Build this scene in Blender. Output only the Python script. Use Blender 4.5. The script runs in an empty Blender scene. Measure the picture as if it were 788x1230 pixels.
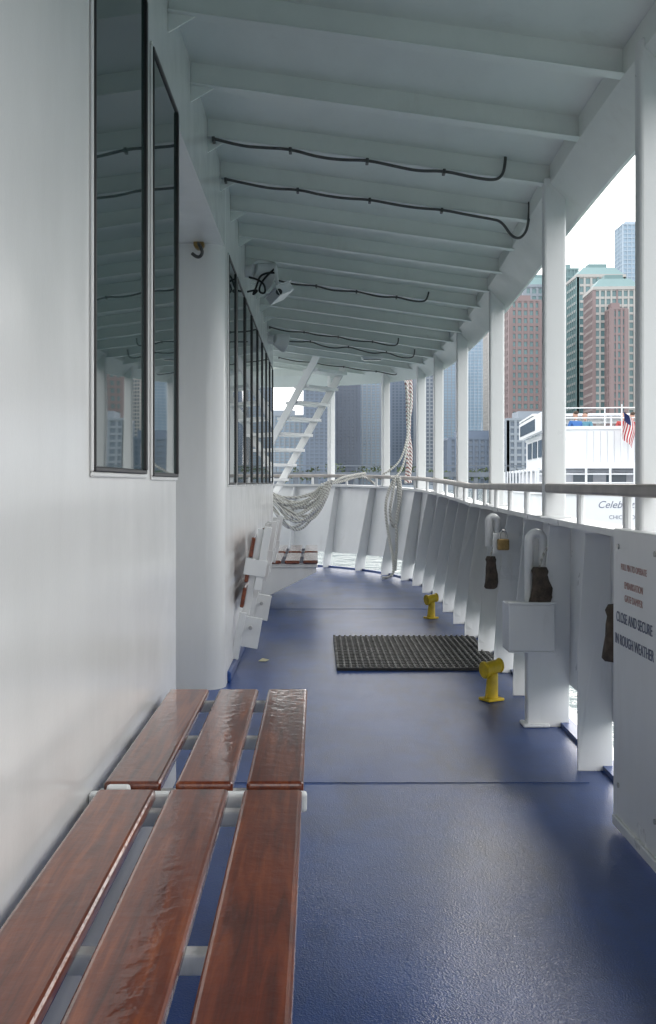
import bpy, bmesh, math, random
from mathutils import Vector, Matrix
random.seed(7)
scene=bpy.context.scene
scene.view_settings.view_transform='Standard'
scene.view_settings.look='None'
scene.view_settings.exposure=0
COL=scene.collection
CAMH=1.1

# ---------------------------------------------------------------- materials
def new_mat(name):
    m=bpy.data.materials.new(name); m.use_nodes=True
    nt=m.node_tree; b=nt.nodes['Principled BSDF']
    return m,nt,b
def noise(nt,scale,detail=4,rough=.55,stretch=None,coord='Object'):
    tc=nt.nodes.new('ShaderNodeTexCoord'); mp=nt.nodes.new('ShaderNodeMapping')
    nt.links.new(tc.outputs[coord],mp.inputs[0])
    if stretch: mp.inputs['Scale'].default_value=stretch
    n=nt.nodes.new('ShaderNodeTexNoise'); n.inputs['Scale'].default_value=scale
    n.inputs['Detail'].default_value=detail; n.inputs['Roughness'].default_value=rough
    nt.links.new(mp.outputs[0],n.inputs['Vector'])
    return n.outputs['Fac']
def ramp(nt,fac,stops):
    r=nt.nodes.new('ShaderNodeValToRGB'); cr=r.color_ramp
    while len(cr.elements)<len(stops): cr.elements.new(.5)
    for e,(p,c) in zip(cr.elements,stops):
        e.position=p; e.color=(c[0],c[1],c[2],1) if hasattr(c,'__len__') else (c,c,c,1)
    nt.links.new(fac,r.inputs[0]); return r.outputs[0]
def bump(nt,b,h,strength=.2,dist=.01):
    n=nt.nodes.new('ShaderNodeBump'); n.inputs['Strength'].default_value=strength
    n.inputs['Distance'].default_value=dist
    nt.links.new(h,n.inputs['Height']); nt.links.new(n.outputs[0],b.inputs['Normal']); return n
def mat(name,c,rough=.5,var=.08,scale=6,metal=0,bmp=0,bscale=60,bdist=.003,stretch=None,coat=0,spec=.5):
    m,nt,b=new_mat(name)
    f=noise(nt,scale,stretch=stretch)
    lo=[max(0,x*(1-var)) for x in c]; hi=[min(1,x*(1+var)) for x in c]
    nt.links.new(ramp(nt,f,[(.3,lo),(.7,hi)]),b.inputs['Base Color'])
    b.inputs['Roughness'].default_value=rough; b.inputs['Metallic'].default_value=metal
    b.inputs['Coat Weight'].default_value=coat; b.inputs['Coat Roughness'].default_value=.1
    b.inputs['Specular IOR Level'].default_value=spec
    if bmp: bump(nt,b,noise(nt,bscale),bmp,bdist)
    return m
def mat_white(name,c=(.74,.765,.76),rough=.3,stain=.5,stretch=(1,1,.25)):
    m,nt,b=new_mat(name)
    f=noise(nt,3,6,.65,stretch)
    base=ramp(nt,f,[(.25,[x*.91 for x in c]),(.6,c)])
    f2=noise(nt,5,8,.8,(1,1,.2))
    st=ramp(nt,f2,[(.56,0),(.85,stain)])
    mx=nt.nodes.new('ShaderNodeMix'); mx.data_type='RGBA'
    nt.links.new(st,mx.inputs[0]); nt.links.new(base,mx.inputs[6]); mx.inputs[7].default_value=(.42,.38,.31,1)
    nt.links.new(mx.outputs[2],b.inputs['Base Color'])
    rr=ramp(nt,noise(nt,5,5),[(.3,rough*.8),(.7,rough*1.3)]); nt.links.new(rr,b.inputs['Roughness'])
    a=noise(nt,2.2,2,.4,(1,1,.3)); c2=noise(nt,140,2)
    mm=nt.nodes.new('ShaderNodeMath'); mm.operation='MULTIPLY_ADD'; mm.inputs[1].default_value=.03
    nt.links.new(c2,mm.inputs[0]); nt.links.new(a,mm.inputs[2])
    bump(nt,b,mm.outputs[0],.5,.012)
    return m
M_WALL=mat_white('wall_paint',(.80,.805,.79),.18,.12)
M_WHITE=mat_white('white_paint',(.78,.795,.795),.32,.45)
M_CEIL=mat_white('ceiling_paint',(.80,.84,.81),.42,.28,(1,.4,1))
M_PLAIN=mat('clean_white',(.8,.81,.82),.35,.04)
M_BLACK=mat('black_rubber',(.012,.012,.013),.45,.2)
M_MAT=mat('worn_rubber',(.014,.014,.014),.5,.3,20)
M_KNOB=mat('sheen_grey_rubber',(.17,.17,.16),.4,.7,25)  # lighter grey paints the sheen seen on the mat's rubber knobs
M_DARK=mat('dark_interior',(.03,.035,.04),.6)
M_CABLE=mat('grey_cable',(.07,.072,.07),.4,.3,30)
M_STEEL=mat('steel',(.45,.45,.44),.3,.15,30,metal=.9)
M_BRASS=mat('old_brass',(.35,.24,.1),.4,.3,40,metal=.8)
M_YEL=mat('yellow_paint',(.6,.42,.01),.4,.25,14,bmp=.4,bscale=50)
M_BROWN=mat('brown_canvas',(.09,.068,.052),.85,.5,25,bmp=.8,bscale=60,bdist=.006)
def rope_mat(name,c1,c2,scale=60):
    m,nt,b=new_mat(name)
    tc=nt.nodes.new('ShaderNodeTexCoord')
    w=nt.nodes.new('ShaderNodeTexWave'); w.inputs['Scale'].default_value=scale/4; w.inputs['Distortion'].default_value=1.0
    w.bands_direction='DIAGONAL'
    nt.links.new(tc.outputs['Object'],w.inputs['Vector'])
    nt.links.new(ramp(nt,w.outputs['Fac'],[(.1,c2),(.5,c1)]),b.inputs['Base Color'])
    b.inputs['Roughness'].default_value=.85
    bump(nt,b,w.outputs['Fac'],.8,.006); return m
M_ROPE=rope_mat('white_rope',(.68,.68,.64),(.38,.37,.34))
M_ROPE2=rope_mat('fleck_rope',(.68,.67,.65),(.25,.08,.08),50)
M_RAIL=mat('weathered_rail',(.34,.31,.285),.4,.2,8)
m,nt,b=new_mat('window_glass'); M_GLASS=m
b.inputs['Base Color'].default_value=(.03,.055,.055,1); b.inputs['Roughness'].default_value=.02
b.inputs['IOR'].default_value=1.85
bump(nt,b,noise(nt,1.5,1),.12,.01)
# deck: semi-gloss blue non-skid paint
m,nt,b=new_mat('blue_deck'); M_DECK=m
f=noise(nt,1.3,6,.6); base=ramp(nt,f,[(.25,(.006,.030,.115)),(.5,(.008,.050,.215)),(.75,(.012,.078,.32))])
f2=noise(nt,60,4,.7); dirt=ramp(nt,f2,[(.5,0),(.8,.3)])
mx=nt.nodes.new('ShaderNodeMix'); mx.data_type='RGBA'
nt.links.new(dirt,mx.inputs[0]); nt.links.new(base,mx.inputs[6]); mx.inputs[7].default_value=(.03,.08,.19,1)
f3=noise(nt,1.6,5,.62,(1.6,.5,1)); wear=ramp(nt,f3,[(.5,0),(.68,.55)])
mx2=nt.nodes.new('ShaderNodeMix'); mx2.data_type='RGBA'
nt.links.new(wear,mx2.inputs[0]); nt.links.new(mx.outputs[2],mx2.inputs[6]); mx2.inputs[7].default_value=(.016,.028,.055,1)
nt.links.new(mx2.outputs[2],b.inputs['Base Color'])
b.inputs['Roughness'].default_value=.5; b.inputs['Specular IOR Level'].default_value=.25
b.inputs['Coat Weight'].default_value=.62; b.inputs['Coat IOR'].default_value=1.45
nt.links.new(ramp(nt,noise(nt,2.1,4,.5),[(.35,.10),(.65,.24)]),b.inputs['Coat Roughness'])
v=nt.nodes.new('ShaderNodeTexVoronoi'); v.inputs['Scale'].default_value=230
tc=nt.nodes.new('ShaderNodeTexCoord'); nt.links.new(tc.outputs['Object'],v.inputs['Vector'])
h2=noise(nt,3.5,3,.45)
mm=nt.nodes.new('ShaderNodeMath'); mm.operation='MULTIPLY_ADD'; mm.inputs[1].default_value=.34
nt.links.new(v.outputs['Distance'],mm.inputs[0]); nt.links.new(h2,mm.inputs[2])
bn=bump(nt,b,mm.outputs[0],.45,.004); nt.links.new(bn.outputs[0],b.inputs['Coat Normal'])
# wood
m,nt,b=new_mat('varnished_mahogany'); M_WOOD=m
oi=nt.nodes.new('ShaderNodeObjectInfo')
tc=nt.nodes.new('ShaderNodeTexCoord'); mp=nt.nodes.new('ShaderNodeMapping'); mp.inputs['Scale'].default_value=(14,.9,14)
ad=nt.nodes.new('ShaderNodeVectorMath'); ad.operation='ADD'
nt.links.new(tc.outputs['Object'],ad.inputs[0]); nt.links.new(oi.outputs['Random'],ad.inputs[1])
nt.links.new(ad.outputs[0],mp.inputs[0])
n=nt.nodes.new('ShaderNodeTexNoise'); n.inputs['Scale'].default_value=3; n.inputs['Detail'].default_value=9; n.inputs['Roughness'].default_value=.65
n.inputs['Distortion'].default_value=.6
nt.links.new(mp.outputs[0],n.inputs['Vector'])
r1=ramp(nt,n.outputs['Fac'],[(.3,(.07,.010,.002)),(.5,(.19,.036,.007)),(.7,(.33,.082,.015))])
f2=noise(nt,3.5,4,.5)
tint=ramp(nt,f2,[(.3,(.62,.5,.45)),(.7,(1,1,1))])
mx=nt.nodes.new('ShaderNodeMix'); mx.data_type='RGBA'; mx.blend_type='MULTIPLY'; mx.inputs[0].default_value=1
nt.links.new(r1,mx.inputs[6]); nt.links.new(tint,mx.inputs[7]); nt.links.new(mx.outputs[2],b.inputs['Base Color'])
b.inputs['Roughness'].default_value=.35; b.inputs['Specular IOR Level'].default_value=.3
b.inputs['Coat Weight'].default_value=1; b.inputs['Coat IOR'].default_value=1.5
nt.links.new(ramp(nt,noise(nt,6,6),[(.35,.025),(.7,.07)]),b.inputs['Coat Roughness'])
bn=bump(nt,b,noise(nt,34,3),.25,.004); nt.links.new(bn.outputs[0],b.inputs['Coat Normal'])
# water
m,nt,b=new_mat('lake_water'); M_WATER=m
b.inputs['Base Color'].default_value=(.05,.10,.10,1); b.inputs['Roughness'].default_value=.08
bump(nt,b,noise(nt,1.1,5,.6),.7,.25)

# ---------------------------------------------------------------- mesh helpers
class MB:
    def __init__(s): s.v=[];s.f=[];s.m=[];s.mats=[]
    def mi(s,m):
        if m not in s.mats: s.mats.append(m)
        return s.mats.index(m)
    def add(s,vs,fs,m):
        o=len(s.v); s.v+= [tuple(p) for p in vs]; i=s.mi(m)
        for f in fs: s.f.append([k+o for k in f]); s.m.append(i)
    def box(s,lo,hi,m,M=None):
        x0,y0,z0=lo;x1,y1,z1=hi
        vs=[Vector(p) for p in [(x0,y0,z0),(x1,y0,z0),(x1,y1,z0),(x0,y1,z0),(x0,y0,z1),(x1,y0,z1),(x1,y1,z1),(x0,y1,z1)]]
        if M: vs=[M@p for p in vs]
        s.add(vs,[(3,2,1,0),(4,5,6,7),(0,1,5,4),(1,2,6,5),(2,3,7,6),(3,0,4,7)],m)
    def cyl(s,p0,p1,r0,m,r1=None,n=14):
        if r1 is None:r1=r0
        p0=Vector(p0);p1=Vector(p1);d=(p1-p0).normalized()
        a=d.orthogonal().normalized();b=d.cross(a)
        vs=[]
        for p,r in((p0,r0),(p1,r1)):
            for k in range(n):
                t=2*math.pi*k/n; vs.append(p+a*math.cos(t)*r+b*math.sin(t)*r)
        fs=[(k,(k+1)%n,n+(k+1)%n,n+k) for k in range(n)]+[tuple(range(n))[::-1],tuple(range(n,2*n))]
        s.add(vs,fs,m)
    def prism(s,poly,axis,a,bb,m):
        def P(u,v,w):
            return {'x':(w,u,v),'y':(u,w,v),'z':(u,v,w)}[axis]
        n=len(poly)
        vs=[P(u,v,a) for u,v in poly]+[P(u,v,bb) for u,v in poly]
        fs=[(k,(k+1)%n,n+(k+1)%n,n+k) for k in range(n)]+[tuple(range(n))[::-1],tuple(range(n,2*n))]
        s.add(vs,fs,m)
    def obj(s,name,parent=None,bevel=0,seg=2):
        me=bpy.data.meshes.new(name); me.from_pydata(s.v,[],s.f)
        for m in s.mats: me.materials.append(m)
        for p,i in zip(me.polygons,s.m): p.material_index=i
        bm=bmesh.new(); bm.from_mesh(me); bmesh.ops.recalc_face_normals(bm,faces=bm.faces); bm.to_mesh(me); bm.free()
        o=bpy.data.objects.new(name,me); COL.objects.link(o)
        if parent: o.parent=parent
        if bevel:
            md=o.modifiers.new('bevel','BEVEL'); md.width=bevel; md.segments=seg; md.limit_method='ANGLE'; md.angle_limit=math.radians(40)
        return o
def smooth_angle(o,ang=40):
    for p in o.data.polygons: p.use_smooth=True
    bm=bmesh.new(); bm.from_mesh(o.data)
    for e in bm.edges:
        if len(e.link_faces)==2 and e.calc_face_angle(0)>math.radians(ang): e.smooth=False
    bm.to_mesh(o.data); bm.free()
def empty(name,loc=(0,0,0)):
    e=bpy.data.objects.new(name,None); COL.objects.link(e); e.location=loc; return e
def tube(name,pts,r,m,parent=None,cyclic=False,kind='NURBS'):
    cu=bpy.data.curves.new(name,'CURVE'); cu.dimensions='3D'; cu.bevel_depth=r; cu.bevel_resolution=3; cu.resolution_u=8
    lists=pts if isinstance(pts[0][0],(tuple,list,Vector)) else [pts]
    for L in lists:
        sp=cu.splines.new(kind); sp.points.add(len(L)-1)
        for q,p in zip(sp.points,L): q.co=(p[0],p[1],p[2],1)
        if kind=='NURBS': sp.order_u=3; sp.use_endpoint_u=True
        sp.use_cyclic_u=cyclic
    cu.materials.append(m); cu.use_fill_caps=True
    o=bpy.data.objects.new(name,cu); COL.objects.link(o)
    if parent:o.parent=parent
    return o
def catmull(pts,n=8):
    out=[]; P=[Vector(p) for p in pts]; P=[P[0]*2-P[1]]+P+[P[-1]*2-P[-2]]
    for i in range(1,len(P)-2):
        for k in range(n):
            t=k/n
            out.append(.5*((2*P[i])+(-P[i-1]+P[i+1])*t+(2*P[i-1]-5*P[i]+4*P[i+1]-P[i+2])*t*t+(-P[i-1]+3*P[i]-3*P[i+1]+P[i+2])*t**3))
    out.append(P[-2]); return out

# ---------------------------------------------------------------- ship lines
TOP=[(1.06,-4),(1.06,0),(1.06,3.1),(1.10,4.5),(1.23,6.9),(1.29,8.8),(1.27,10.4),(1.17,11.5),(.86,12.55),(.21,13.4),(-.6,13.85),(-2.2,14.1)]
BOT=[(1.13,-4),(1.13,0),(1.13,3.1),(1.14,4.5),(1.18,6.7),(1.21,8.6),(1.18,10.3),(1.08,11.3),(.74,12.3),(.12,13.1),(-.6,13.45),(-2.2,13.6)]
T=catmull(TOP,10); B=catmull(BOT,10)
NP=len(T)
def normal(L,i):
    a=L[max(0,i-1)];b=L[min(len(L)-1,i+1)]; d=(b-a).normalized(); return Vector((d.y,-d.x))
def hb(y): return .93+max(0,min(1,(y-8)/5.5))*.14
def hr(y): return 1.085+max(0,min(1,(y-8)/5.5))*.12
def hc(x): return 2.44+(1.07-x)*.14     # underside of the deck beams (cambered)
def outer_x(y):
    best=None
    for i in range(NP-1):
        a,b=T[i],T[i+1]
        if (a.y<=y<=b.y): t=(y-a.y)/(b.y-a.y+1e-9); best=a.x+(b.x-a.x)*t
    return best if best is not None else -2

# ---------------------------------------------------------------- deck
mb=MB(); vs=[];fs=[]
for i in range(NP):
    n=normal(B,i); p=B[i]+n*.02
    vs+= [(-3.2,p.y,0),(p.x,p.y,0)]
for i in range(NP-1): fs.append((2*i,2*i+2,2*i+3,2*i+1)[::-1])
mb.add(vs,fs,M_DECK); o=mb.obj('ship_deck')
mb=MB()
for y in (3.66,8.7): mb.box((-.49,y,.001),(1.0,y+.005,.003),M_DECK)
for i in range(NP-1):
    a=B[i];b=B[i+1];na=normal(B,i);nb=normal(B,i+1)
    p=[a-na*.04,b-nb*.04,b+nb*.02,a+na*.02]
    mb.add([(q.x,q.y,z) for z in (.001,.022) for q in p],[(0,1,2,3),(4,5,6,7),(0,1,5,4),(1,2,6,5),(2,3,7,6),(3,0,4,7)],M_DECK)
sm=mb.obj('deck_seams'); sm.parent=o
mb=MB(); vs=[];fs=[]
for i in range(NP):
    n=normal(B,i); p=B[i]+n*.02; q=B[i]-n*.15
    vs+=[(p.x,p.y,-.004),(q.x,q.y,-1.7)]
for i in range(NP-1): fs.append((2*i,2*i+1,2*i+3,2*i+2))
mb.add(vs,fs,M_PLAIN)
vs=[];fs=[]
for i in range(NP):
    n=normal(B,i)
    for o_,z in((.021,-.12),(.12,-.12),(.12,-.02),(.021,-.02)):
        p=B[i]+n*o_; vs.append((p.x,p.y,z))
for i in range(NP-1):
    for j in range(4): k=4*i; fs.append((k+j,k+(j+1)%4,k+4+(j+1)%4,k+4+j))
mb.add(vs,fs,M_PLAIN); mb.obj('ship_hull')
# scrap of tape on the deck near the wall
mb=MB(); mb.add([(-.36,6.15,.003),(-.31,6.13,.005),(-.29,6.2,.003),(-.335,6.22,.009)],[(0,1,2,3)],mat('pale_tape',(.5,.48,.3),.6)); mb.obj('tape_scrap')

# ---------------------------------------------------------------- bulwark
bul=empty('bulwark')
mb=MB(); vs=[];fs=[]
GAP=.19
for i in range(NP):
    for off in (0,.008):
        n=normal(T,i); a=B[i]+n*off; b=T[i]+n*(.05+off); H=hb(T[i].y); t=GAP/H; lo=a.lerp(b,t)
        vs+=[(lo.x,lo.y,GAP),(b.x,b.y,H)]
for i in range(NP-1):
    k=4*i
    fs+=[(k,k+4,k+5,k+1),(k+2,k+3,k+7,k+6),(k,k+2,k+6,k+4)]
mb.add(vs,fs,M_WHITE); o=mb.obj('plate',bul); smooth_angle(o,40)
mb=MB(); vs=[];fs=[]
for i in range(NP):
    n=normal(T,i); H=hb(T[i].y); a=T[i]-n*.055; b=T[i]+n*.075
    vs+=[(a.x,a.y,H-.012),(b.x,b.y,H-.012),(b.x,b.y,H+.012),(a.x,a.y,H+.012)]
for i in range(NP-1):
    k=4*i
    for j in range(4): fs.append((k+j,k+(j+1)%4,k+4+(j+1)%4,k+4+j))
mb.add(vs,fs,M_WHITE); mb.obj('cap',bul)
fine=[]
for i in range(NP-1):
    for k in range(10):
        t=k/10
        fine.append((T[i].lerp(T[i+1],t),B[i].lerp(B[i+1],t),(normal(T,i).lerp(normal(T,i+1),t)).normalized()))
dist=0;nextd=0;sel=[]
for j in range(1,len(fine)):
    if fine[j][0].y<3.8: continue
    dist+=(fine[j][0]-fine[j-1][0]).length
    if dist>=nextd: sel.append(j); nextd+=.70
mb=MB()
for j in sel:
    t,bq,n=fine[j]; d=Vector((-n.y,n.x)); H=hb(t.y)-.013
    prof=[(bq-n*.003,0.002),(bq-n*.135,0.002),(bq-n*.135,.10),(bq.lerp(t,.45)-n*.11,.45),(t-n*.05,H-.01),(t+n*.045,H-.01)]
    w=.006
    vs=[]
    for s_ in(-w,w):
        for q,z in prof: p=q+d*s_; vs.append((p.x,p.y,z))
    k=len(prof)
    mb.add(vs,[tuple(range(k)),tuple(range(k,2*k))[::-1]]+[(a,(a+1)%k,k+(a+1)%k,k+a) for a in range(k)],M_WHITE)
mb.obj('stiffeners',bul,bevel=.002,seg=1)
rail=empty('handrail')
mb=MB(); vs=[];fs=[]
for i in range(NP):
    n=normal(T,i); H=hr(T[i].y); a=T[i]-n*.075; b=T[i]-n*.02
    vs+=[(a.x,a.y,H-.03),(b.x,b.y,H-.03),(b.x,b.y,H+.012),(a.x,a.y,H+.012)]
for i in range(NP-1):
    k=4*i
    for j in range(4): fs.append((k+j,k+(j+1)%4,k+4+(j+1)%4,k+4+j))
mb.add(vs,fs,M_RAIL); mb.obj('rail_bar',rail,bevel=.01)
mb=MB(); acc=0
for j in range(1,len(fine)):
    if fine[j][0].y<2: continue
    acc+=(fine[j][0]-fine[j-1][0]).length
    if acc>.62:
        acc=0; t,_,n=fine[j]; p=t-n*.045
        mb.cyl((p.x,p.y,hb(p.y)+.01),(p.x,p.y,hr(p.y)-.028),.016,M_WHITE,n=10)
mb.obj('rail_stubs',rail)

# ---------------------------------------------------------------- roof posts
def post_at(x,y,w=.1,d=.06):
    bi=min(range(len(fine)),key=lambda k:(fine[k][0]-Vector((x,y))).length)
    n=fine[bi][2]; ang=math.atan2(n.y,n.x)
    e=empty('roof_post',(x,y,0))
    M=Matrix.Rotation(ang,4,'Z')
    mb=MB(); h0=hb(y)+.013; h1=hc(x)+.03
    mb.box((-w/2,-d/2,h0),(w/2,d/2,h1),M_WHITE,M); mb.obj('shaft',e,bevel=.012,seg=3)
    mb=MB(); mb.box((-w/2-.02,-d/2-.02,h0-.001),(w/2+.02,d/2+.02,h0+.01),M_WHITE,M)
    mb.obj('foot_plate',e,bevel=.003)
for x,y in [(1.07,-1.2),(1.06,1.0),(1.045,3.1),(1.07,4.5),(1.245,6.9),(1.285,8.8),(1.27,10.4),(1.2,11.45),(.87,12.55),(.2,13.42),(-.75,13.9)]:
    post_at(x,y)

# ---------------------------------------------------------------- canopy ceiling
can=empty('canopy_roof')
ys=[-4+k*.25 for k in range(int(18/.25)+1)]
ys=[y for y in ys if y<=13.4]+[13.5,13.6,13.7,13.8,13.9,13.98,14.04]
vs=[];fs=[];NX=8
for y in ys:
    xo=outer_x(y)+.02; xi=-.6 if y<11 else -3
    for dz in (.085,.12):
        for k in range(NX+1):
            x=xi+(xo-xi)*k/NX; vs.append((x,y,hc(x)+dz))
R=2*(NX+1)
for a in range(len(ys)-1):
    for k in range(NX):
        p=a*R+k; fs.append((p,p+1,p+R+1,p+R)); q=p+NX+1; fs.append((q,q+R,q+R+1,q+1))
mb=MB(); mb.add(vs,fs,M_CEIL); mb.obj('ceiling_plate',can)
mb=MB(); y=-3.3
while y<13.9:
    xo=outer_x(y)+.0; xi=-.49 if y<11.2 else -2.9
    mb.prism([(xi,hc(xi)),(xo,hc(xo)),(xo,hc(xo)+.088),(xi,hc(xi)+.088)],'y',y,y+.008,M_CEIL)
    mb.prism([(xi,hc(xi)-.006),(xo,hc(xo)-.006),(xo,hc(xo)),(xi,hc(xi))],'y',y-.024,y+.03,M_CEIL)
    y+=.6
mb.obj('deck_beams',can,bevel=.003,seg=1)
mb=MB(); vs=[];fs=[]
for i in range(NP):
    n=normal(T,i)
    base=2.43+ (0 if T[i].y<11 else (T[i].y-11)*.045)
    for o_,z in [(-.05,base+.12),(-.05,base+.01),(.085,base-.13),(.10,base-.13),(.10,base+.2)]:
        p=T[i]+n*o_; vs.append((p.x,p.y,z))
for i in range(NP-1):
    for j in range(4): k=5*i+j; fs.append((k,k+5,k+6,k+1))
mb.add(vs,fs,M_CEIL); mb.obj('fascia',can)
mb=MB(); y=-3.3
while y<11:
    h=hc(-.49)
    mb.prism([(-.489,h-.07),(-.489,h-.007),(-.40,h-.018)],'y',y-.002,y+.006,M_CEIL)
    y+=.6
mb.obj('beam_knees',can)

# ---------------------------------------------------------------- deckhouse
WX=-.49
house=empty('deckhouse')
mb=MB(); mb.box((-3.2,-4,-.01),(WX,3.5,2.76),M_WALL); mb.obj('near_wall',house,bevel=.012,seg=3)
mb=MB(); mb.box((-3.2,3.497,2.37),(WX-.002,5.4,2.76),M_WALL); mb.obj('door_header',house)
mb=MB(); mb.box((-3.2,3.497,-.01),(-1.15,5.4,2.37),M_WALL)
mb.box((-1.147,3.75,.05),(-1.12,4.75,2.1),M_PLAIN); mb.obj('recess_wall',house,bevel=.004)
r=.10; poly=[(-3.2,5.3)]
for k in range(9):
    t=-math.pi/2+ (math.pi/2)*k/8; poly.append((WX-r+r*math.cos(t),5.3+r+r*math.sin(t)))
poly+=[(WX,11.3),(-3.2,11.3)]
mb=MB(); mb.prism(poly,'z',-.01,2.77,M_WALL); o=mb.obj('far_wall',house); smooth_angle(o,30)
mb=MB(); mb.box((WX-.01,5.5,0),(WX+.02,11.3,.06),M_DECK); mb.box((WX-.01,-3,0),(WX+.02,3.5,.06),M_DECK); mb.obj('wall_foot',house,bevel=.01)
def window(y0,y1,z0,z1):
    e=empty('deckhouse_window',(WX,y0,z0)); w=y1-y0;h=z1-z0
    mb=MB(); mb.box((0.0005,.012,.012),(.006,w-.012,h-.012),M_GLASS)
    mb.obj('glass',e)
    mb=MB(); t=.011
    mb.box((0.001,0,0),(.012,w,t),M_BLACK); mb.box((0.001,0,h-t),(.012,w,h),M_BLACK)
    mb.box((0.001,0,t),(.012,t*.6,h-t),M_BLACK); mb.box((0.001,w-t*2.2,t),(.014,w,h-t),M_BLACK)
    mb.obj('gasket',e,bevel=.002,seg=1)
    mb=MB(); s=.012
    mb.box((0.0008,-s,-s),(.008,w+s,-.0005),M_WALL); mb.box((0.0008,-s,h+.0005),(.008,w+s,h+s),M_WALL)
    mb.box((0.0008,-s,0),(.008,-.0005,h),M_WALL); mb.obj('frame',e,bevel=.003)
window(2.17,2.83,1.125,2.47)
window(2.95,3.47,1.12,2.39)
wy=[5.5,6.08,6.80,7.52,8.24,8.96,9.68,10.40]
for k,yy in enumerate(wy):
    w=.5 if k==0 else .66
    window(yy+.02,yy+w,1.09,2.36)
hook=empty('wall_hook',(-.62,5.28,2.36))
mb=MB(); mb.cyl((0,.02,.0),(0,-.02,0),.028,M_BRASS); mb.obj('plate',hook)
tube('ring',[(0,-.02,0),(.01,-.06,-.02),(.03,-.065,-.06),(.0,-.06,-.09),(-.03,-.06,-.06)],.009,M_CABLE,hook)

# ---------------------------------------------------------------- benches
def bench(y0,y1,x0=-.465,name='slatted_bench',h=.45,legs=True):
    e=empty(name,(x0,y0,0)); L=y1-y0
    w=.125;g=.03
    for k in range(3):
        xx=k*(w+g)
        mb=MB(); mb.box((xx,.004,h-.028),(xx+w,L-.004,h),M_WOOD)
        o=mb.obj('slat_%d'%(k+1),e,bevel=.009,seg=3); o.rotation_euler=(0,random.uniform(-.004,.004),0)
    mb=MB()
    for yy in (.035,L/2,L-.065):
        mb.box((-.02,yy,h-.062),(.43,yy+.03,h-.030),M_WHITE)
    if legs:
        for yy in (.04,L-.09):
            mb.box((.34,yy,.02),(.38,yy+.035,h-.063),M_WHITE)
            mb.box((.33,yy-.015,0.003),(.39,yy+.05,.02),M_WHITE)
        mb.box((.355,.09,.12),(.37,L-.09,.15),M_WHITE)
    else:
        for yy in (.05,L-.05): mb.prism([(-.06,h-.063),(.42,h-.063),(.42,h-.10),(-.06,h-.34)],'y',yy,yy+.012,M_WHITE)
    mb.box((-.02,.0,h-.1),(-.003,L,h-.065),M_WHITE)
    mb.obj('frame',e,bevel=.004)
    return e
bench(.75,2.13); bench(2.165,3.16,x0=-.462)
mb=MB()
mb.box((-.487,2.134,.395),(-.02,2.16,.436),M_WHITE)
mb.cyl((-.45,2.147,.44),(-.40,2.147,.44),.012,M_WHITE)
mb.obj('bench_bracket',None,bevel=.006)
bench(8.35,9.3,x0=-.42,legs=False); bench(9.5,10.45,x0=-.42,legs=False)
def folded(y0,L=.95,tilt=10,z0=.36):
    e=empty('folded_bench',(-.47,y0,z0)); e.rotation_euler=(0,math.radians(tilt),0)
    for k in range(3):
        mb=MB(); zz=k*.152; mb.box((.012,0,zz),(.036,L,zz+.122),M_WOOD); mb.obj('slat_%d'%(k+1),e,bevel=.008)
    mb=MB()
    for yy in (.02,L-.05):
        mb.box((.038,yy,-.04),(.075,yy+.03,.48),M_WHITE)
        mb.box((.077,yy-.02,.12),(.12,yy+.015,.5),M_WHITE)
        mb.box((.0,yy-.025,.2),(.13,yy-.021,.30),M_WHITE)
    mb.box((.08,.03,.2),(.1,L-.04,.23),M_WHITE)
    mb.box((.05,-.035,-.22),(.16,-.005,-.04),M_WHITE)
    mb.box((.02,-.05,-.3),(.06,-.02,-.02),M_WHITE)
    mb.cyl((.10,-.04,-.1),(.10,-.06,-.1),.012,M_STEEL)
    mb.obj('frame',e,bevel=.005)
    return e
folded(5.95); folded(7.15)

# ---------------------------------------------------------------- rubber mat
e=empty('rubber_mat',(.12,5.84,.002)); mb=MB()
Wm=.99;Lm=.6; NR=11; NCc=26
for half in (0,1):
    yb=half*(Lm+.016)
    for k in range(NR+1):
        yy=yb+k*(Lm-.02)/NR; mb.box((0,yy,0),(Wm,yy+.02,.016),M_MAT)
    for k in range(NCc+1):
        xx=k*(Wm-.014)/NCc; mb.box((xx,yb+.0005,0.0003),(xx+.014,yb+Lm-.0005,.0145),M_MAT)
    for a in range(NR+1):
        for c in range(NCc):
            px=(Wm-.014)*c/NCc+.007; py=yb+a*(Lm-.02)/NR+.01
            mb.cyl((px,py,.014),(px,py,.026),.0095,M_KNOB,.008,n=6)
mb.obj('mesh_grid',e)

# ---------------------------------------------------------------- yellow cleats
def cleat(x,y,rot,s=.85):
    e=empty('deck_cleat',(x,y,.002)); e.rotation_euler=(0,0,rot); e.scale=(s*.85,s*.85,s)
    mb=MB(); mb.box((-.06,-.05,0),(.06,.05,.014),M_YEL)
    mb.cyl((0,0,.01),(.01,0,.14),.040,M_YEL,.032,18)
    mb.cyl((-.045,0,.16),(.06,0,.175),.038,M_YEL,.034,18)
    mb.cyl((-.062,0,.158),(-.045,0,.16),.044,M_YEL,.046,18)
    mb.cyl((.058,0,.175),(.072,0,.176),.040,M_YEL,.036,18)
    mb.prism([(-.03,.012),(.0,.1),(-.055,.012)],'y',-.006,.006,M_YEL)
    o=mb.obj('casting',e,bevel=.004); smooth_angle(o,35)
cleat(.885,5.05,.5,.98); cleat(.93,8.1,.5,.95)

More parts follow.
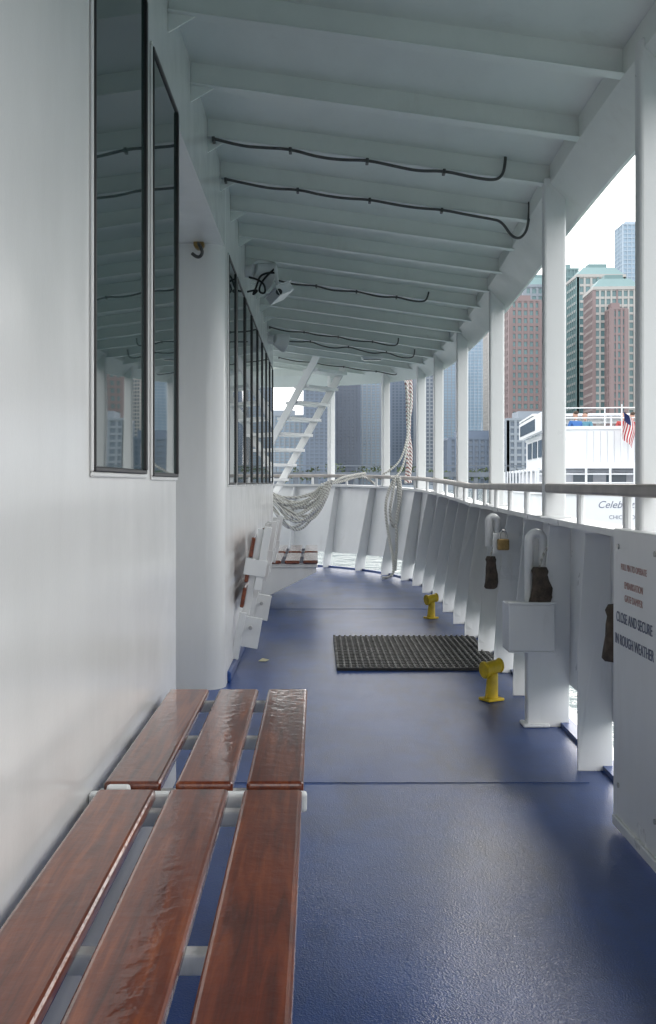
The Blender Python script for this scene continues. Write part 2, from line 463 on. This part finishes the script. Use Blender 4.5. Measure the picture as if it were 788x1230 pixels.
# ---------------------------------------------------------------- gate panel with notice
gate=empty('embarkation_gate',(.95,0,0))
mb=MB(); mb.box((0,1.7,.02),(.05,3.2,.955),M_WHITE); mb.obj('panel',gate,bevel=.006)
mb=MB(); mb.box((-.012,1.7,.02),(-.0005,3.17,.05),M_WHITE); mb.box((.01,3.201,.05),(.04,3.215,.93),M_WHITE); mb.obj('edging',gate,bevel=.003)
mb=MB()
for yy in(3.14,2.8,2.4):
    for zz in(.9,.15): mb.cyl((0,yy,zz),(-.004,yy,zz),.008,M_STEEL,n=10)
mb.obj('bolts',gate)
M_TXT1=mat('red_lettering',(.5,.32,.29),.5); M_TXT2=mat('navy_lettering',(.13,.15,.22),.5,.5,40)
def text(body,loc,size,rot,m,parent,name,sx=1,ext=.0005):
    cu=bpy.data.curves.new(name,'FONT'); cu.body=body; cu.size=size; cu.extrude=ext; cu.align_x='CENTER'
    cu.materials.append(m); o=bpy.data.objects.new(name,cu); COL.objects.link(o); o.location=loc; o.rotation_euler=rot
    o.scale=(sx,1,1); o.parent=parent; return o
Rt=(math.pi/2,0,-math.pi/2)
for body,z,s,m in [('PULL PIN TO OPERATE',.83,.028,M_TXT1),('EMBARKATION',.775,.03,M_TXT1),('GATE DAMPER',.735,.03,M_TXT1),('CLOSE AND SECURE',.665,.046,M_TXT2),('IN ROUGH WEATHER',.595,.046,M_TXT2)]:
    text(body,(-.0015,2.99,z),s,Rt,m,gate,'notice_line',.80 if s>.04 else .85)

# ---------------------------------------------------------------- fender pouches / arched brackets / box
def arch(x,y,z0,z1,w=.09):
    e=empty('arched_bracket',(x,y,0))
    r=w/2-.018
    L=[(-r,0,z0)]+[(-r,0,z1-.08)]+[(-r*math.cos(t),0,z1-.06+r*math.sin(t)) for t in [math.pi*k/8 for k in range(9)]]+[(r,0,z1-.08),(r,0,z0)]
    tube('bent_pipe',L,.02,M_WHITE,e,kind='POLY')
    mb=MB(); mb.box((-r,.012,z0),(r,.02,z1-.06),M_WHITE); mb.obj('web',e)
    return e
def pouch(x,y,z0,z1,w=.09):
    e=empty('canvas_fender',(x,y,z0)); H=z1-z0
    mb=MB(); N=14; rings=[(0,.75),(.05,1.0),(.2,1.02),(.45,.93),(.65,.8),(.8,.74),(.9,.82),(1,.6)]
    vs=[]
    for t,s in rings:
        for k in range(N):
            a=2*math.pi*k/N; rr=w/2*s*(1+.12*math.sin(3*a+t*7)+random.uniform(-.06,.06))
            vs.append((rr*math.cos(a)+.1*w*math.sin(t*3),rr*math.sin(a)*.8,t*H))
    fs=[tuple(range(N))[::-1],tuple(range(N*(len(rings)-1),N*len(rings)))]
    for j in range(len(rings)-1):
        for k in range(N): fs.append((j*N+k,j*N+(k+1)%N,(j+1)*N+(k+1)%N,(j+1)*N+k))
    mb.add(vs,fs,M_BROWN); o=mb.obj('body',e); smooth_angle(o,60)
    tube('lanyard',[(0,0,H),(.01,0,H+.04),(.03,.01,H+.08),(.05,.01,H+.1)],.005,M_ROPE,e)
arch(1.0,4.55,.55,.90,.10); arch(1.06,6.0,.72,.93)
pouch(1.005,4.5,.55,.72,.095); pouch(1.02,5.85,.48,.67,.075); pouch(1.01,3.36,.50,.69,.1)
pouch(1.19,10.9,.5,.66,.1)
e=empty('line_box',(.86,4.46,.34))
mb=MB(); W_,D_,H_,t=.205,.16,.215,.008
mb.box((0,0,0),(W_,D_,t),M_WHITE); mb.box((0,0,t),(W_,t,H_),M_WHITE); mb.box((0,D_-t,t),(W_,D_,H_),M_WHITE)
mb.box((0,t,t),(t,D_-t,H_),M_WHITE); mb.box((W_-t,t,t),(W_,D_-t,H_),M_WHITE)
mb.box((-.006,-.006,H_),(W_+.006,.012,H_+.012),M_WHITE)
mb.obj('tray',e,bevel=.005)
mb=MB(); mb.box((.09,.04,-.338),(.17,.1,-.001),M_WHITE); mb.box((.07,.02,-.339),(.19,.12,-.325),M_WHITE); mb.obj('pedestal',e,bevel=.006)
e=empty('padlock',(1.0,5.35,.74)); mb=MB(); mb.box((-.03,-.02,0),(.03,.02,.06),M_BRASS); mb.obj('body',e,bevel=.006)
tube('shackle',[(-.02,0,.055),(-.02,0,.09),(0,0,.11),(.02,0,.09),(.02,0,.055)],.006,M_STEEL,e)
mb=MB(); mb.box((-.05,.022,-.02),(.09,.03,.09),M_WHITE); mb.obj('hasp',e)

# ---------------------------------------------------------------- ceiling cables
def cable(y,x0,x1,end,sag=.02):
    e=empty('ceiling_cable',(0,y-.035,0)); pts=[]; n=11
    for k in range(n+1):
        x=x0+(x1-x0)*k/n; pts.append((x,random.uniform(-.004,.004),hc(x)-.015-(sag if k%3 else 0)*random.uniform(.5,1)))
    pts+=[(x1+dx,0,hc(x1)+dz) for dx,dz in end]
    tube('cable',pts,.0068,M_CABLE,e)
    mb=MB()
    for k in range(0,n+1,3):
        x=x0+(x1-x0)*k/n; mb.box((x-.007,-.012,hc(x)-.03),(x+.007,.03,hc(x)-.008),M_CABLE)
    mb.obj('clips',e,bevel=.003)
    return e
cable(4.5,-.46,.80,[(.035,.0),(.045,.06),(.045,.08)])
cable(5.1,-.46,.88,[(.06,-.04),(.11,-.12),(.16,-.13),(.20,-.06),(.20,.06)],.015)
cable(7.5,-.30,.80,[(.03,.0),(.04,.05)])
cable(9.9,-.46,.78,[(.03,.0),(.03,.05)])
cable(10.5,-.46,1.0,[(.03,.0),(.03,.05)],.04)
cable(12.3,-.46,1.0,[(.0,.03)],.02)
def flood(y,s=1):
    e=empty('wall_speaker',(-.485,y,2.56)); mb=MB()
    mb.cyl((0,0,0),(.06*s,-.02,0),.04*s,M_PLAIN,.05*s,20); mb.cyl((.06*s,-.02,0),(.17*s,.03,-.03),.055*s,M_PLAIN,.10*s,20)
    o=mb.obj('horn',e,bevel=.004); smooth_angle(o,40)
flood(6.9); flood(10.2)
e=empty('security_camera',(-.26,6.8,2.38)); 
mb=MB(); M=Matrix.Rotation(-.5,4,'Y')@Matrix.Rotation(.5,4,'Z')
mb.box((-.05,-.1,-.03),(.07,.08,.03),M_PLAIN,M); mb.box((-.06,-.12,.031),(.08,.09,.037),M_PLAIN,M); mb.cyl((0,0,.03),(-.02,0,.2),.012,M_PLAIN)
mb.cyl((0.01,-.101,0),(.01,-.11,-.0),.022,M_DARK); mb.obj('housing',e,bevel=.004)
tube('wiring',[[(-.02,0,.18),(-.1,.02,.12),(-.14,.0,.02),(-.08,-.02,.0),(-.1,.0,.1),(-.2,0,.12)],[(-.02,0,.15),(-.12,.02,.16),(-.15,.02,.05),(-.18,0,-.01),(-.12,-.02,.04),(-.21,0,.02)]],.007,M_BLACK,e)
e=empty('ceiling_light',(.62,11.1,hc(.62)-.03)); mb=MB(); mb.box((-.12,-.04,0),(.12,.04,.03),M_PLAIN); mb.box((-.1,-.03,-.015),(.1,.03,-.0005),M_STEEL); mb.obj('housing',e,bevel=.006)

# ---------------------------------------------------------------- ship ladder at bow (rises to starboard and aft)
e=empty('ship_ladder',(-.10,12.15,0)); e.rotation_euler=(0,0,math.radians(-38)); mb=MB()
x0,z0=-1.75,.0; x1,z1=.15,2.66
L=math.hypot(x1-x0,z1-z0); dx,dz=(x1-x0)/L,(z1-z0)/L
for yy in(0,.62):
    nx,nz=-dz,dx; w=.05
    mb.prism([(x0-nx*w,z0-nz*w),(x1-nx*w,z1-nz*w),(x1+nx*w,z1+nz*w),(x0+nx*w,z0+nz*w)],'y',yy,yy+.02,M_WHITE)
n=14
for k in range(1,n):
    t=k/n; x=x0+(x1-x0)*t; z=z0+(z1-z0)*t
    mb.box((x-.12,.021,z-.018),(x+.12,.619,z+.018),M_WHITE)
mb.obj('stringers_and_treads',e,bevel=.003)

# ---------------------------------------------------------------- ropes
e=empty('rope_coil',(0,0,0)); coils=[]
for k in range(14):
    dep=.10+.027*k+random.uniform(-.015,.015)
    xl=-.62+random.uniform(-.03,.03); xr=.05+.008*k+random.uniform(-.03,.03); yb=12.35-.03*k+random.uniform(-.03,.03)
    ztop=1.04
    L=[(xl,yb,ztop)]
    for j in range(1,10):
        t=j/10; L.append((xl+(xr-xl)*t,yb+.1*math.sin(3*t+k),ztop-dep*4*t*(1-t)*(1+.2*math.sin(k*2+t*5)) -.02))
    L.append((xr,yb+.02,ztop)); L.append((xr+.03,yb,ztop+.04+.004*k)); coils.append(L)
coils.append([(.05,12.3,1.04),(.25,12.3,1.1),(.45,12.5,1.16),(.6,12.7,1.2),(.75,12.7,1.08)])
coils.append([(.0,12.2,.95),(.2,12.2,1.12),(.4,12.45,1.19),(.62,12.65,1.22)])
tube('coil_turns',coils,.017,M_ROPE,e)
mb=MB(); mb.cyl((-.62,12.5,.5),(-.62,12.5,1.1),.02,M_WHITE); mb.box((-.72,12.2,1.06),(.3,12.24,1.085),M_WHITE); mb.cyl((-.62,12.5,0),(-.62,12.5,.5),.02,M_WHITE)
mb.obj('rack',e)
e=empty('mooring_rope',(0,0,0))
tube('hanging_line',[[(.92,11.75,1.16),(.86,11.7,1.05),(.80,11.65,.85),(.82,11.6,.6),(.85,11.5,.4),(.88,11.3,.2),(.86,11.2,.03),(.75,11.3,.025)],
 [(.92,11.7,1.16),(.9,11.65,1.0),(.84,11.6,.75),(.9,11.6,.55),(.95,11.6,.7),(.97,11.7,.95),(.95,11.75,1.17)],
 [(.97,11.7,1.17),(1.0,11.6,1.0),(.92,11.55,.7),(.93,11.5,.4),(.9,11.4,.1)]],.017,M_ROPE,e)
e=empty('rigging_rope',(0,0,0))
tube('braided_line',[[(1.13,12.35,2.5),(1.12,12.35,2.0),(1.15,12.36,1.6),(1.12,12.35,1.2),(1.1,12.3,1.1)],
 [(1.16,12.37,2.45),(1.19,12.36,2.1),(1.12,12.35,1.8),(1.19,12.36,1.4),(1.13,12.3,1.1)],
 [(1.10,12.33,2.4),(1.17,12.33,1.9),(1.10,12.33,1.5),(1.16,12.33,1.1)]],.022,M_ROPE2,e)
tube('slack_line',[[(1.1,12.2,2.3),(1.14,12.2,1.8),(1.05,12.15,1.4),(.9,12.1,1.25),(.8,12.1,1.2)],[(1.16,12.2,2.2),(1.12,12.2,1.5),(1.0,12.15,1.15),(.9,12.1,1.17)]],.012,M_ROPE,e)

# ---------------------------------------------------------------- water
mb=MB(); mb.add([(-4000,-4000,-1.6),(4000,-4000,-1.6),(4000,6000,-1.6),(-4000,6000,-1.6)],[(0,1,2,3)],M_WATER); mb.obj('lake_water')

# ---------------------------------------------------------------- neighbouring boat
M_BOAT=mat('boat_white',(.66,.68,.71),.35,.03,.5)
M_BGLASS=mat('boat_glass',(.05,.08,.11),.08,.1)
M_GREY=mat('boat_grey',(.42,.44,.48),.5)
boat=empty('tour_boat',(7.35,30,-1.6)); boat.rotation_euler=(0,0,math.radians(-6))
mb=MB()
def rr(x0,x1,y0,y1,r,n=6):
    P=[]
    for cx,cy,a0 in((x0+r,y0+r,math.pi),(x1-r,y0+r,1.5*math.pi),):
        for k in range(n+1): a=a0+math.pi/2*k/n; P.append((cx+r*math.cos(a),cy+r*math.sin(a)))
    P+=[(x1,y1),(x0,y1)]; return P
mb.prism(rr(-.9,8.2,-1.2,15,.7),'z',0,2.35,M_BOAT)
mb.prism(rr(-.94,8.24,-1.24,15,.7),'z',2.36,2.46,M_BOAT)
mb.prism(rr(.1,7.4,1.0,14,.5),'z',2.47,3.12,M_GREY)
mb.prism(rr(-.3,8.0,-.4,14.5,.6),'z',3.13,3.2,M_BOAT)
mb.prism(rr(0,7.6,0,10,.5),'z',3.2,4.30,M_BOAT)
mb.prism(rr(-.03,7.63,-.03,10,.5),'z',4.3,4.4,M_BOAT)
o=mb.obj('hull_and_decks',boat); smooth_angle(o,30)
mb=MB()
for k in range(18): mb.box((.75+k*.2,-.012,3.3),(.76+k*.2,-.0,4.25),M_GREY)
for k in range(5): mb.box((-.035,1+1.75*k,3.6),(-.002,2.2+1.75*k,4.2),M_BGLASS)
for k in range(7): mb.box((.5+k,.985,2.6),(1.1+k,.999,3.0),M_BGLASS)
mb.obj('windows',boat)
mb=MB()
for k in range(14): mb.cyl((-.8+.68*k,-1.1,2.46),(-.8+.68*k,-1.1,3.14),.035,M_BOAT,n=8)
for z in(2.7,2.95): mb.cyl((-.8,-1.1,z),(8.1,-1.1,z),.02,M_BOAT,n=8)
for k in range(10): mb.cyl((-.85,-.9+1.2*k,2.46),(-.85,-.9+1.2*k,3.14),.03,M_BOAT,n=8)
for z in(4.65,4.95): mb.cyl((.1,.1,z),(7.5,.1,z),.016,M_BOAT,n=8); mb.cyl((.1,.1,z),(.1,9.5,z),.016,M_BOAT,n=8)
for k in range(7): mb.cyl((.1+1.2*k,.1,4.36),(.1+1.2*k,.1,4.96),.02,M_BOAT,n=8)
for k in range(5): mb.cyl((.1,.1+2*k,4.36),(.1,.1+2*k,4.96),.02,M_BOAT,n=8)
mb.obj('railings',boat)
mb=MB()
mb.prism([(.6,4.401),(10,4.401),(10,5.02),(1.6,5.02),(1.0,4.92)],'x',-.28,-.1,M_BOAT)
mb.box((-.3,5,5.05),(5.2,9.8,5.12),M_BOAT)
mb.box((-.295,4.4,4.5),(-.285,9.5,4.9),M_BGLASS)
for k in range(4): mb.box((1.2+1.2*k,5.2,4.401),(1.25+1.2*k,5.25,5.05),M_BOAT)
mb.obj('upper_cabin',boat)
tx=text('Celebration',(1.55,-1.205,1.98),.29,(math.pi/2,0,0),M_TXT2,boat,'name_lettering')
tx.data.shear=.35
text('CHICAGO',(1.55,-1.205,1.66),.16,(math.pi/2,0,0),M_TXT2,boat,'port_lettering')
M_RED=mat('flag_red',(.4,.03,.04),.8); M_FW=mat('flag_white',(.65,.65,.65),.8); M_NAVY=mat('flag_navy',(.02,.03,.12),.8)
flag=empty('national_flag',(8.95,29.2,3.25)); mb=MB()
def FP(u,v): return (u*.34+.05*math.sin(v*5),.08*math.sin(u*7),-.8*v-.35*u)
for r_ in range(13):
    for c in range(8):
        v0,v1=c/8,(c+1)/8; u0,u1=r_/13,(r_+1)/13
        m_=M_NAVY if(c<3 and r_<7) else (M_RED if r_%2==0 else M_FW)
        mb.add([FP(u0,v0),FP(u1,v0),FP(u1,v1),FP(u0,v1)],[(0,1,2,3)],m_)
mb.obj('cloth',flag); mb=MB(); mb.cyl((-.02,0,-1.5),(-.02,0,.15),.02,M_BOAT,n=8); mb.obj('staff',flag)
M_SKIN=mat('skin',(.4,.24,.18),.6); M_HAIR=mat('hair',(.04,.025,.015),.7)
M_s={'blue':mat('shirt_blue',(.03,.11,.32),.8),'red':mat('shirt_red',(.3,.04,.04),.8),'teal':mat('shirt_teal',(.07,.2,.27),.8)}
def person(x,y,z,shirt,rot=0):
    e=empty('person',(x,y,z)); e.rotation_euler=(0,0,rot)
    def skin(name,V,E,R_,m):
        me=bpy.data.meshes.new(name); me.from_pydata(V,E,[]); o=bpy.data.objects.new(name,me); COL.objects.link(o); o.parent=e
        md=o.modifiers.new('s','SKIN')
        for i,r_ in enumerate(R_): me.skin_vertices[0].data[i].radius=(r_,r_*.85)
        me.skin_vertices[0].data[0].use_root=True
        o.modifiers.new('ss','SUBSURF').levels=1; me.materials.append(m); return o
    skin('torso_and_arms',[(0,0,.95),(0,0,1.2),(0,0,1.4),(.18,0,1.4),(.26,.05,1.15),(-.18,0,1.4),(-.26,.05,1.15)],[(0,1),(1,2),(2,3),(3,4),(2,5),(5,6)],[.15,.14,.14,.07,.05,.07,.05],M_s[shirt])
    skin('forearm_1',[(.26,.05,1.16),(.2,.28,1.08),(.16,.34,1.07)],[(0,1),(1,2)],[.045,.035,.035],M_SKIN)
    skin('forearm_2',[(-.26,.05,1.16),(-.2,.28,1.08),(-.16,.34,1.07)],[(0,1),(1,2)],[.045,.035,.035],M_SKIN)
    skin('legs',[(0,0,.92),(.1,0,.85),(.11,.02,.45),(.11,0,.06),(-.1,0,.85),(-.11,.02,.45),(-.11,0,.06)],[(0,1),(1,2),(2,3),(0,4),(4,5),(5,6)],[.13,.1,.07,.05,.1,.07,.05],M_NAVY)
    skin('head_and_neck',[(0,0,1.45),(0,0,1.53),(0,.02,1.62),(0,.01,1.7)],[(0,1),(1,2),(2,3)],[.06,.055,.095,.085],M_SKIN)
    skin('hair',[(0,-.03,1.63),(0,-.02,1.7),(0,0,1.74)],[(0,1),(1,2)],[.09,.09,.06],M_HAIR)
for x,y,s,r_ in [(8.02,30.9,'blue',.4),(8.42,31.3,'teal',2.5),(9.55,31.0,'red',3.0),(9.9,31.3,'red',.2)]:
    person(x,y,1.58,s,r_)

# ---------------------------------------------------------------- skyline
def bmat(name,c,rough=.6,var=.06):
    h=.2; c=[(a*(1-h)+b*h)*.85 for a,b in zip(c,(.42,.48,.55))]  # pale blue haze blended into every distant base colour
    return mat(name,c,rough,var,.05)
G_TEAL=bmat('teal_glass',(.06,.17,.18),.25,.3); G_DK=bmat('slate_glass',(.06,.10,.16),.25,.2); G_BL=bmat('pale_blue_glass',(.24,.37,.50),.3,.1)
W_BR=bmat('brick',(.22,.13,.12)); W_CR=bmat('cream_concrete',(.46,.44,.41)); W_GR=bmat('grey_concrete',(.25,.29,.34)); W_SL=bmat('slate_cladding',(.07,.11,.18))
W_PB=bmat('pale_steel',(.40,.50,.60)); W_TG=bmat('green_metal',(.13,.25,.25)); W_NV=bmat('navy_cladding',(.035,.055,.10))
def tower(name,cx,D,w,d,top,body,wall,floors,bays,rot=0,crown=None,slab=.35,pier=.35,alt=None):
    e=empty(name,(cx,D,-1.6)); e.rotation_euler=(0,0,rot)
    H=top+1.6; mb=MB(); mb.box((-w/2,0,0),(w/2,d,H),body); mb.obj('glazing',e)
    mb=MB(); fh=H/floors
    for k in range(floors+1):
        z=k*fh; mb.box((-w/2-.35,-.35,z-fh*slab/2),(w/2+.35,d+.35,z+fh*slab/2),wall)
    mb.obj('floor_slabs',e)
    mb=MB(); m2=alt or wall
    for k in range(bays+1):
        x=-w/2+w*k/bays; hw=w/bays*pier/2
        if k in(0,bays): hw*=1.8
        mb.box((x-hw,-.55,0),(x+hw,.2,H+.3),m2 if k in(0,bays,bays//2) or not alt else wall)
    nb=max(2,int(bays*d/w))
    for k in range(nb+1):
        y=d*k/nb; hw=d/nb*pier/2
        for xx in(-w/2,w/2): mb.box((xx-.56,y-hw,0),(xx+.56,y+hw,H+.31),m2)
    mb.obj('piers',e)
    mb=MB()
    if crown=='mansard':
        mb.box((-w/2-.8,-.8,H),(w/2+.8,d+.8,H+1.5),wall)
        x0,x1,y1=-w/2,w/2,d; i=w*.16; q=H+6
        mb.add([(x0,0,H+1.5),(x1,0,H+1.5),(x1,y1,H+1.5),(x0,y1,H+1.5),(x0+i,i,q),(x1-i,i,q),(x1-i,y1-i,q),(x0+i,y1-i,q)],
               [(0,1,5,4),(1,2,6,5),(2,3,7,6),(3,0,4,7),(4,5,6,7)],W_TG)
        mb.box((-w*.2,d*.3,q),(w*.2,d*.6,q+2.5),W_TG)
    else:
        mb.box((-w*.33,d*.2,H+.3),(w*.25,d*.8,H+4),wall); mb.box((-w/2-.6,-.6,H),(w/2+.6,d+.6,H+.9),wall)
        mb.cyl((w*.1,d/2,H+4),(w*.1,d/2,H+8),.15,W_GR,n=6)
    mb.obj('roof_plant',e)
def sky_t(name,pl,pr,pt,D,*a,**k):
    x0=pl*D;x1=pr*D; tower(name,(x0+x1)/2,D,(x1-x0),k.pop('depth',22),pt*D+1.1,*a,**k)
S=lambda p:(p-380)/1200
Hh=lambda p:(580-p)/1200
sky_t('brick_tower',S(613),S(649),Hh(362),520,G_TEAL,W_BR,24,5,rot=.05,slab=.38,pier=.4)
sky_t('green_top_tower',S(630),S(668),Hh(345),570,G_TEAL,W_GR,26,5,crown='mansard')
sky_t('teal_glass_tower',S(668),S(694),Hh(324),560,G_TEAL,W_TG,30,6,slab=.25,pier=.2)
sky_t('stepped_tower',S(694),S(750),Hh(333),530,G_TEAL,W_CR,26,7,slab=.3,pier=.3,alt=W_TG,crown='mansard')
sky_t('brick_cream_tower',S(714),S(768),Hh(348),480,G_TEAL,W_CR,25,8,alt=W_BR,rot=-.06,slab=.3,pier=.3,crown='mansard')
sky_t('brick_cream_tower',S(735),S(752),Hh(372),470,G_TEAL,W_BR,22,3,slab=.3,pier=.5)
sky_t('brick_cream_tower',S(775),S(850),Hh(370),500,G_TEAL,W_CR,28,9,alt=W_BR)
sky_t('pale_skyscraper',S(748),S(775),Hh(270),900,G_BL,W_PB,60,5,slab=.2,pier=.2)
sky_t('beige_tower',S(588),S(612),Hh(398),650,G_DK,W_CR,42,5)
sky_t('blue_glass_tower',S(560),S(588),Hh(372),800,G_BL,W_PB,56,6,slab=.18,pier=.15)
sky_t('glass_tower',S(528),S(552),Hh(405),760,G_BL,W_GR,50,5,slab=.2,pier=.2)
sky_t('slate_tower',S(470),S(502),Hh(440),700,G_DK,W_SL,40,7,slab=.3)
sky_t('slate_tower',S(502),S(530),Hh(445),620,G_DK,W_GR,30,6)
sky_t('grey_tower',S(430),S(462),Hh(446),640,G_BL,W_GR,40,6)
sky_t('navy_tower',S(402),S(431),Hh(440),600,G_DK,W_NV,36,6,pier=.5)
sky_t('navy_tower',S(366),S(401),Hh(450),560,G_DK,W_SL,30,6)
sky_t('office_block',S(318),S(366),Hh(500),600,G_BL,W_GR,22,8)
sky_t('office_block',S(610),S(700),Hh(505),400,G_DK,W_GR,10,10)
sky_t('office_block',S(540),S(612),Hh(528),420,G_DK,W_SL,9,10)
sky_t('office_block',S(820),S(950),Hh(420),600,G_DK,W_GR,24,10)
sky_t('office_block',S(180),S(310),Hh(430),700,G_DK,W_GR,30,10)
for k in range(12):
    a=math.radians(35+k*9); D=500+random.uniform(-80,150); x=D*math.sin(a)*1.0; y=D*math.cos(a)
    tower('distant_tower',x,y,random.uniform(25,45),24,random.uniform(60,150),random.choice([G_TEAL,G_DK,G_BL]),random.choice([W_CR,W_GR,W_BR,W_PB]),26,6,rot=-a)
mb=MB(); M_SHORE=mat('shore_land',(.16,.17,.15),.9,.3,.05)
mb.add([(-3000,380,-1.0),(3000,380,-1.0),(3000,5000,-1.0),(-3000,5000,-1.0)],[(0,1,2,3)],M_SHORE)
mb.box((-3000,379,-1.6),(3000,380,.2),W_GR); mb.obj('shoreline_ground')
e=empty('harbour_pier',(0,150,-1.6)); mb=MB()
M_PIER=mat('pier_steel',(.12,.14,.17),.7,.2,.5)
mb.box((-60,0,3.6),(34,6,4.3),M_PIER); mb.box((-60,-.1,5.2),(34,.1,5.35),M_PIER)
k=-60
while k<34: mb.box((k-.3,.2,0),(k+.3,.8,3.6),M_PIER); mb.box((k-.06,-.06,4.3),(k+.06,.06,5.2),M_PIER); k+=3
mb.box((-60,.3,1.9),(34,.6,2.4),W_GR); mb.obj('deck_and_piles',e)
mb=MB(); M_LEAF=mat('foliage',(.06,.085,.04),.9,.4,.4)
for k in range(60):
    cx=-120+k*4.8+random.uniform(-1,1); cy=395+random.uniform(0,12); h=random.uniform(5,9)
    mb.cyl((cx,cy,-1),(cx,cy,h*.5),.25,M_PIER,.15,6)
    for j in range(60):
        a=random.uniform(0,6.28); rr_=random.random()**.5*3; z=h*.35+random.random()*h*.65
        p=Vector((cx+rr_*math.cos(a)*(1.2-z/h*.6),cy+rr_*math.sin(a),z)); s=random.uniform(.4,.9)
        q=[p+Vector((random.uniform(-s,s),random.uniform(-s,s),random.uniform(-s,s))) for _ in range(4)]
        mb.add(q,[(0,1,2),(0,2,3),(1,2,3)],M_LEAF)
mb.obj('shoreline_trees')

# ---------------------------------------------------------------- light: bright overcast = Nishita sky behind a white cloud layer
w=bpy.data.worlds.new('World'); scene.world=w; w.use_nodes=True; nt=w.node_tree
bg=nt.nodes['Background']; sk=nt.nodes.new('ShaderNodeTexSky'); sk.sky_type='NISHITA'; sk.sun_disc=False
EL=math.radians(31); AZ=math.radians(16)
sk.sun_elevation=EL; sk.sun_rotation=AZ; sk.dust_density=4; sk.air_density=1.2; sk.ozone_density=1
hs=nt.nodes.new('ShaderNodeHueSaturation'); hs.inputs['Saturation'].default_value=.35
nt.links.new(sk.outputs[0],hs.inputs['Color'])
mx=nt.nodes.new('ShaderNodeMix'); mx.data_type='RGBA'; mx.inputs[0].default_value=.8
nt.links.new(hs.outputs[0],mx.inputs[6]); mx.inputs[7].default_value=(22.0,22.0,22.0,1)
nt.links.new(mx.outputs[2],bg.inputs[0]); bg.inputs[1].default_value=.15
sl=bpy.data.lights.new('sun','SUN'); sl.energy=.75; sl.angle=math.radians(12); sl.color=(1,.96,.9)
so=bpy.data.objects.new('sun',sl); COL.objects.link(so)
d=Vector((math.sin(AZ)*math.cos(EL),math.cos(AZ)*math.cos(EL),math.sin(EL)))
so.rotation_euler=d.to_track_quat('Z','Y').to_euler(); so.location=(20,20,40)

# ---------------------------------------------------------------- camera
cam=bpy.data.cameras.new('camera'); co=bpy.data.objects.new('camera',cam); COL.objects.link(co)
co.location=(0,0,CAMH); co.rotation_euler=(math.pi/2,0,0)
cam.sensor_fit='VERTICAL'; cam.sensor_height=36; cam.lens=36*1200/1230
cam.shift_x=14/1230; cam.shift_y=-35/1230
cam.clip_start=.05; cam.clip_end=9000
scene.camera=co
